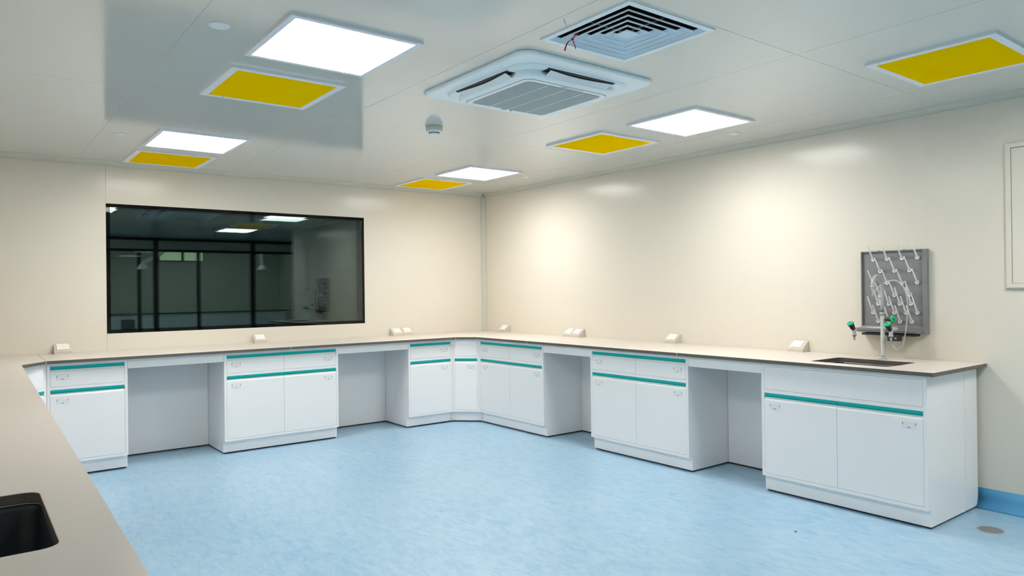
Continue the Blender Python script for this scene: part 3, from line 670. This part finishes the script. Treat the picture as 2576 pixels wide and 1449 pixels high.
# ------------------------------------------------------------------ bench sockets
SD = 0.082
def socket(label, loc, rz, w=0.118, kind='pin', pw=0.082, group='angled socket boxes on the worktops'):
    t = thing('bench_socket', label, 'socket', loc, rz, group)
    bm = new(); prism(bm, [(-0.0008, 0.0), (-0.0008, 0.074), (-0.006, 0.078), (-0.012, 0.0775), (-SD, 0.024), (-SD - 0.002, 0.020), (-SD - 0.002, 0.0)], 'x', 0, w)
    obj('housing', bm, SOCK, t)
    # plate on the slope
    a = Vector((0, -0.012, 0.0775)); b = Vector((0, -SD, 0.024)); d = (b - a).normalized(); nrm = Vector((0, d.z, -d.y)); nrm = nrm if nrm.z > 0 else -nrm
    L = (b - a).length; ph = 0.072; s0 = (L - ph) / 2 - 0.001
    def P(u, v, h): return a + d * v + nrm * h + Vector((u, 0, 0))
    def slabp(bm, u0, u1, v0, v1, h0, h1, mi, r=0.004):
        pts = rrect((u0 + u1) / 2, (v0 + v1) / 2, (u1 - u0) / 2, (v1 - v0) / 2, r, 3)
        A = [bm.verts.new(P(u, v, h0)) for u, v in pts]; B = [bm.verts.new(P(u, v, h1)) for u, v in pts]; n = len(A)
        bm.faces.new(A[::-1]).material_index = mi; bm.faces.new(B).material_index = mi
        for k in range(n): bm.faces.new((A[k], A[(k + 1) % n], B[(k + 1) % n], B[k])).material_index = mi
    c = w / 2; bm = new(); slabp(bm, c - pw / 2, c + pw / 2, s0, s0 + ph, 0.0, 0.0065, 0)
    pl = obj('face_plate', bm, PLATE, t)
    bm = new()
    def slot(u, v, ang, l=0.0065, ww=0.0016):
        for_ = [(-ww / 2, -l / 2), (ww / 2, -l / 2), (ww / 2, l / 2), (-ww / 2, l / 2)]
        pts = [(u + x * math.cos(ang) - y * math.sin(ang), v + x * math.sin(ang) + y * math.cos(ang)) for x, y in for_]
        A = [bm.verts.new(P(x, y, 0.0060)) for x, y in pts]; B = [bm.verts.new(P(x, y, 0.0067)) for x, y in pts]
        bm.faces.new(A[::-1]); bm.faces.new(B)
        for k in range(4): bm.faces.new((A[k], A[(k + 1) % 4], B[(k + 1) % 4], B[k]))
    m = s0 + ph * 0.50
    if kind == 'pin':
        slot(c, m - 0.008, 0, 0.006, 0.0022); slot(c - 0.0085, m + 0.008, 0.6); slot(c + 0.0085, m + 0.008, -0.6)
        slot(c - 0.018, s0 + ph - 0.001, PI / 2, 0.007, 0.003); slot(c + 0.022, s0 + ph - 0.001, PI / 2, 0.007, 0.003)
    else:
        slot(c, s0 + 0.020, PI / 2, 0.008, 0.006); slot(c, s0 + 0.013, PI / 2, 0.02, 0.0006)
    obj('contact_slots' if kind == 'pin' else 'data_port', bm, DARK, pl)
    return t
socket('grey-beige socket box at far left, left of the window', (-4.350, 0, ZW), 0, 0.125, pw=0.090)
socket('socket box standing below the middle of the window', (-2.738, 0, ZW), 0, 0.120, pw=0.086)
socket('data socket box right of the window, left one of the pair', (-1.268, 0, ZW), 0, 0.124, 'data')
socket('power socket box right of the window, right one of the pair', (-1.142, 0, ZW), 0, 0.124)
socket('socket box on the right wall nearest the room corner', (0, -0.362, ZW), R90, 0.140)
socket('data socket box on the right wall, left one of the pair', (0, -1.478, ZW), R90, 0.122, 'data')
socket('power socket box on the right wall, right one of the pair', (0, -1.602, ZW), R90, 0.122)
socket('single socket box in the middle of the right wall', (0, -2.808, ZW), R90, 0.124)
socket('single socket box on the right wall nearest the sink', (0, -3.990, ZW), R90, 0.124)

# ------------------------------------------------------------------ drying rack on the right wall
t = thing('drying_rack', 'dark grey peg drying rack on the wall above the sink', 'drying rack', (0, 0, 0))
yl, yr, zt, zb = -4.520, -4.948, 1.596, 1.045; th = 0.030
bm = new()
bx(bm, -0.012, -0.0012, yr + 0.004, yl - 0.004, zb + 0.004, zt - 0.003)
bx(bm, -th, -0.001, yl - 0.006, yl, zb, zt, bev=0.002); bx(bm, -th, -0.001, yr, yr + 0.030, zb, zt, bev=0.003); bx(bm, -th + 0.004, -0.001, yr + 0.03, yl - 0.006, zt - 0.006, zt)
bx(bm, -th + 0.001, -0.0015, yr + 0.028, yl - 0.004, zb + 0.0006, zb + 0.045, bev=0.002)
for y in (-4.635, -4.80): bx(bm, -0.016, -0.004, y - 0.006, y + 0.006, zt - 0.004, zt + 0.004, bev=0.001)
obj('back_panel', bm, RACK, t)
bm = new(); prism(bm, [(-0.028, 1.045), (-0.098, 1.050), (-0.106, 1.066), (-0.100, 1.068), (-0.090, 1.058), (-0.028, 1.062)], 'y', yr + 0.032, yl - 0.004); obj('drip_tray', bm, RACK, t)
bm = new(); bx(bm, -0.090, -0.015, yr + 0.05, yl - 0.03, 1.030, 1.0445, bev=0.003); obj('tray_underside', bm, BLK, t)
bm = new(); bx(bm, -0.095, -0.055, -4.800, -4.722, 0.996, 1.034, 0, bev=0.003); stack(bm, (-0.096, -4.776, 1.015), (-1, 0, 0), [(0, 0.006), (0.001, 0.006)], 16, 1); stack(bm, (-0.0968, -4.776, 1.015), (-1, 0, 0), [(0, 0.0035), (0.001, 0.0035)], 12, 0); obj('drain_block', bm, [BLK, WHITE], t)
PG = [(-4.600, 1.539), (-4.693, 1.540), (-4.789, 1.541), (-4.885, 1.542), (-4.646, 1.458), (-4.740, 1.459), (-4.836, 1.460), (-4.598, 1.377), (-4.691, 1.379), (-4.787, 1.378), (-4.883, 1.379),
      (-4.644, 1.297), (-4.738, 1.297), (-4.838, 1.300), (-4.631, 1.238), (-4.701, 1.238), (-4.772, 1.239), (-4.842, 1.240), (-4.595, 1.179), (-4.666, 1.179), (-4.736, 1.180), (-4.809, 1.181), (-4.881, 1.181), (-4.630, 1.121), (-4.702, 1.121), (-4.773, 1.121), (-4.846, 1.122)]
def peg(long):
    d = Vector((-0.076, 0, 0.110 if long else 0.089)); bm = new()
    stack(bm, (-0.003, 0, 0), (-1, 0, 0), [(0, 0.0135), (0.004, 0.0135), (0.006, 0.011), (0.0061, 0.0095), (0.004, 0.009)], 20)
    dn = d.normalized(); tube(bm, [Vector((-0.004, 0, -0.002)), Vector((-0.004, 0, -0.002)) + d * 0.15, Vector((-0.004, 0, 0)) + d * 0.96, Vector((-0.004, 0, 0)) + d], [0.0058, 0.0055, 0.0036, 0.0022], 10)
    me = bpy.data.meshes.new('peg'); bmesh.ops.recalc_face_normals(bm, faces=bm.faces); bm.to_mesh(me); bm.free(); me.materials.append(PEG); return me
MS, ML = peg(False), peg(True)
for y, z in PG:
    o = bpy.data.objects.new('peg', ML if z < 1.27 else MS); COL.objects.link(o); o.parent = t; o.location = (-0.010, y + 0.0015, z)
# clear drain hose looping up in front of the rack
Xh = -0.10
hose = [(-0.078, -4.752, 1.000), (-0.082, -4.752, 0.972), (-0.088, -4.768, 0.950), (-0.095, -4.795, 0.944), (-0.105, -4.825, 0.975), (-0.110, -4.845, 1.050), (-0.112, -4.858, 1.150), (-0.112, -4.862, 1.240),
        (-0.110, -4.850, 1.320), (-0.112, -4.822, 1.372), (-0.115, -4.785, 1.394), (-0.118, -4.740, 1.388), (-0.120, -4.690, 1.360), (-0.122, -4.655, 1.320), (-0.122, -4.640, 1.290)]
bm = new(); tube(bm, smooth_path(hose, 10), 0.0042, 12); obj('drain_hose', bm, TUBE, t, 'clear looped hose')

# ------------------------------------------------------------------ laboratory tap
fx, fy = -0.180, -4.734
t = thing('laboratory_tap', 'grey swan-neck laboratory tap with green and blue topped valves at the sink', 'tap', (fx, fy, ZW))
bm = new(); stack(bm, (0, 0, 0), (0, 0, 1), [(0, 0.030), (0.003, 0.030), (0.006, 0.020), (0.008, 0.0150), (0.040, 0.0150), (0.041, 0.0132), (0.292, 0.0132), (0.293, 0.012)], 28); obj('column', bm, FAU, t)
bm = new(); stack(bm, (-0.0135, -0.004, 0.020), (-1, -0.3, 0), [(0, 0.004), (0.004, 0.004)], 10); obj('set_screw', bm, STEEL, t)
bm = new(); stack(bm, (0, 0, 0.286), (0, 0, 1), [(0, 0.0135), (0.002, 0.0165), (0.012, 0.0175), (0.017, 0.0155), (0.020, 0.0118)], 24); obj('collar', bm, FAU, t)
bm = new(); stack(bm, (0, 0, 0.3063), (0, 0, 1), [(0, 0.0125), (0.002, 0.0125)], 24); obj('collar_ring', bm, BLK, t)
ux, uy = -0.9945, -0.1045; R0 = 0.083
pts = [(0, 0, 0.302), (0, 0, 0.36), (0, 0, 0.42), (0, 0, 0.4655)]
for k in range(1, 15):
    a = PI * k / 14 * 0.92; s = R0 - R0 * math.cos(a); pts.append((ux * s, uy * s, 0.467 + 0.075 * math.sin(a)))
e = pts[-1]; pts.append((e[0] + ux * 0.0005, e[1] + uy * 0.0005, e[2] - 0.012)); e = pts[-1]
bm = new(); tube(bm, pts, 0.0112, 16); obj('swan_neck', bm, FAU, t)
bm = new(); stack(bm, e, (0, 0, -1), [(-0.006, 0.0130), (0.004, 0.0130), (0.006, 0.0085), (0.012, 0.0080), (0.040, 0.0040), (0.041, 0.003)], 18); obj('spout_nozzle', bm, SOCK, t)
def valve(pos, knob_axis, arm_pts, name='valve'):
    """pos = centre of the valve body, relative to the tap"""
    bm = new(); tube(bm, smooth_path(arm_pts, 8), 0.0105, 14); v = obj('valve_arm', bm, FAU, t)
    p = Vector(pos); k = Vector(knob_axis).normalized()
    bm = new(); stack(bm, p + Vector((0, 0, 0.012)), (0, 0, -1), [(0, 0.009), (0.003, 0.0125), (0.034, 0.0120), (0.036, 0.0145), (0.044, 0.0145), (0.045, 0.012)], 20)
    stack(bm, p, k, [(0, 0.011), (0.018, 0.011)], 16); obj('valve_body', bm, WHITE if False else FAU, v)
    bm = new(); pr = [(0.0, 0.0095), (0.010, 0.0075)]
    for i in range(4): pr += [(0.010 + i * 0.0055, 0.0078 - i * 0.0011), (0.0145 + i * 0.0055, 0.0062 - i * 0.0010)]
    stack(bm, p + Vector((0, 0, -0.033)), (0, 0, -1), pr, 16); obj('hose_nozzle', bm, FAU, v)
    kb(p + k * 0.012, k, v)
def kb(p, k, parent):
    bm = new(); seg = 28; u, w_ = frame_of(k); rings = []
    for h, r, am in ((0, 0.0125, 0), (0.006, 0.0145, 0.0006), (0.036, 0.0185, 0.0010), (0.042, 0.0190, 0.0004)):
        rings.append([bm.verts.new(p + k * h + (r + am * math.cos(7 * 2 * PI * i / seg)) * (math.cos(2 * PI * i / seg) * u + math.sin(2 * PI * i / seg) * w_)) for i in range(seg)])
    for a, b in zip(rings, rings[1:]):
        for i in range(seg): bm.faces.new((a[i], a[(i + 1) % seg], b[(i + 1) % seg], b[i]))
    bm.faces.new(rings[0][::-1]); bm.faces.new(rings[-1]); kn_ = obj('knob', bm, BLK, parent)
    bm = new(); stack(bm, p + k * 0.042, k, [(0, 0.0215), (0.006, 0.0225), (0.011, 0.0195), (0.0118, 0.013)], 28); obj('green_cap', bm, GRN, kn_)
    bm = new(); stack(bm, p + k * 0.0536, k, [(0, 0.0098), (0.0009, 0.0098)], 20, 0)
    for i in range(10):
        a0, a1 = PI * 1.05 + PI * 0.7 * i / 10, PI * 1.05 + PI * 0.7 * (i + 1) / 10
        vs = [bm.verts.new(p + k * 0.0548 + r * (math.cos(a) * u + math.sin(a) * w_)) for r, a in ((0.0115, a0), (0.0127, a0), (0.0127, a1), (0.0115, a1))]
        bm.faces.new(vs).material_index = 1
    obj('blue_disc', bm, [BLU, YEL2], kn_)
zA = 0.200
kax = (-0.42, 0.10, 0.62)
valve((-0.150, 0.112, zA - 0.012), kax, [(0, 0.0, zA), (-0.005, 0.06, zA), (-0.020, 0.100, zA), (-0.060, 0.112, zA), (-0.135, 0.112, zA - 0.002), (-0.150, 0.112, zA - 0.006)])
valve((-0.095, -0.096, zA - 0.014), kax, [(0, 0.0, zA), (0.0, -0.055, zA), (-0.008, -0.088, zA), (-0.030, -0.100, zA), (-0.080, -0.098, zA - 0.002), (-0.095, -0.096, zA - 0.008)])
bm = new(); tube(bm, [(0, 0, 0.262), (0, -0.022, 0.262)], 0.0105, 14); v3 = obj('upper_valve_body', bm, FAU, t)
kb(Vector((0, -0.020, 0.262)), Vector((-0.10, -1, 0.02)).normalized(), v3)

# ------------------------------------------------------------------ flush wall hatch at the right edge
t = thing('wall_hatch', 'beige framed service hatch on the wall, cut by the right photo edge', 'wall hatch', (0, -5.380, 1.333))
hw, hh = 0.66, 0.869; fwid = 0.033
bm = new()
def bev_frame(bm, w, h, f, d):
    o_ = [(0, 0), (-w, 0), (-w, h), (0, h)]; m_ = [(-0.008, 0.008), (-w + 0.008, 0.008), (-w + 0.008, h - 0.008), (-0.008, h - 0.008)]; i_ = [(-f, f), (-w + f, f), (-w + f, h - f), (-f, h - f)]
    V = [[bm.verts.new((x, y, z)) for y, z in L] for x, L in ((-0.001, o_), (-d * 0.6, o_), (-d, m_), (-d, i_), (-0.001, i_))]
    for a, b in zip(V, V[1:]):
        for k in range(4): bm.faces.new((a[k], a[(k + 1) % 4], b[(k + 1) % 4], b[k]))
bev_frame(bm, hw, hh, fwid, 0.018); obj('frame', bm, WALL, t)
bm = new(); bx(bm, -0.004, -0.001, -hw + fwid, -fwid, fwid, hh - fwid); obj('shadow_gap', bm, GAP, t)
bm = new(); bx(bm, -0.014, -0.004, -hw + fwid + 0.002, -fwid - 0.002, fwid + 0.001, hh - fwid - 0.003, bev=0.001); obj('door', bm, WALL, t)

# ------------------------------------------------------------------ floor drain and crumbs
bm = new(); stack(bm, (0, 0, 0), (0, 0, 1), [(0, 0.066), (0.0015, 0.066), (0.0022, 0.063)], 40, 1); stack(bm, (0, 0, 0.0022), (0, 0, 1), [(0, 0.059), (0.0010, 0.058)], 40, 0)
o = obj('floor_drain', bm, [STEEL, mat('drain_rim', (0.38, 0.36, 0.32), 0.5)]); o.location = (-0.437, -5.428, 0); tag(o, 'round steel drain cover in the floor at lower right', 'floor drain')
def crumb(x, y, s, label, m):
    bm = new(); bmesh.ops.create_icosphere(bm, subdivisions=2, radius=s)
    for v in bm.verts: v.co = Vector((v.co.x * random.uniform(0.8, 1.4), v.co.y * random.uniform(0.7, 1.1), v.co.z * 0.45 * random.uniform(0.8, 1.1)))
    zmin = min(v.co.z for v in bm.verts)
    for v in bm.verts: v.co.z -= zmin
    o = obj('debris_crumb', bm, m); o.location = (x, y, 0); tag(o, label, 'debris', 'crumbs lying on the floor')
crumb(-1.287, -4.766, 0.0065, 'tiny dark crumb on the open blue floor in front of the sink cabinet', mat('crumb_grey', (0.10, 0.09, 0.11), 0.7))
crumb(-0.76, -4.165, 0.0035, 'tiny pale crumb on the floor at the left foot of the sink cabinet', mat('crumb_pale', (0.6, 0.6, 0.6), 0.7))
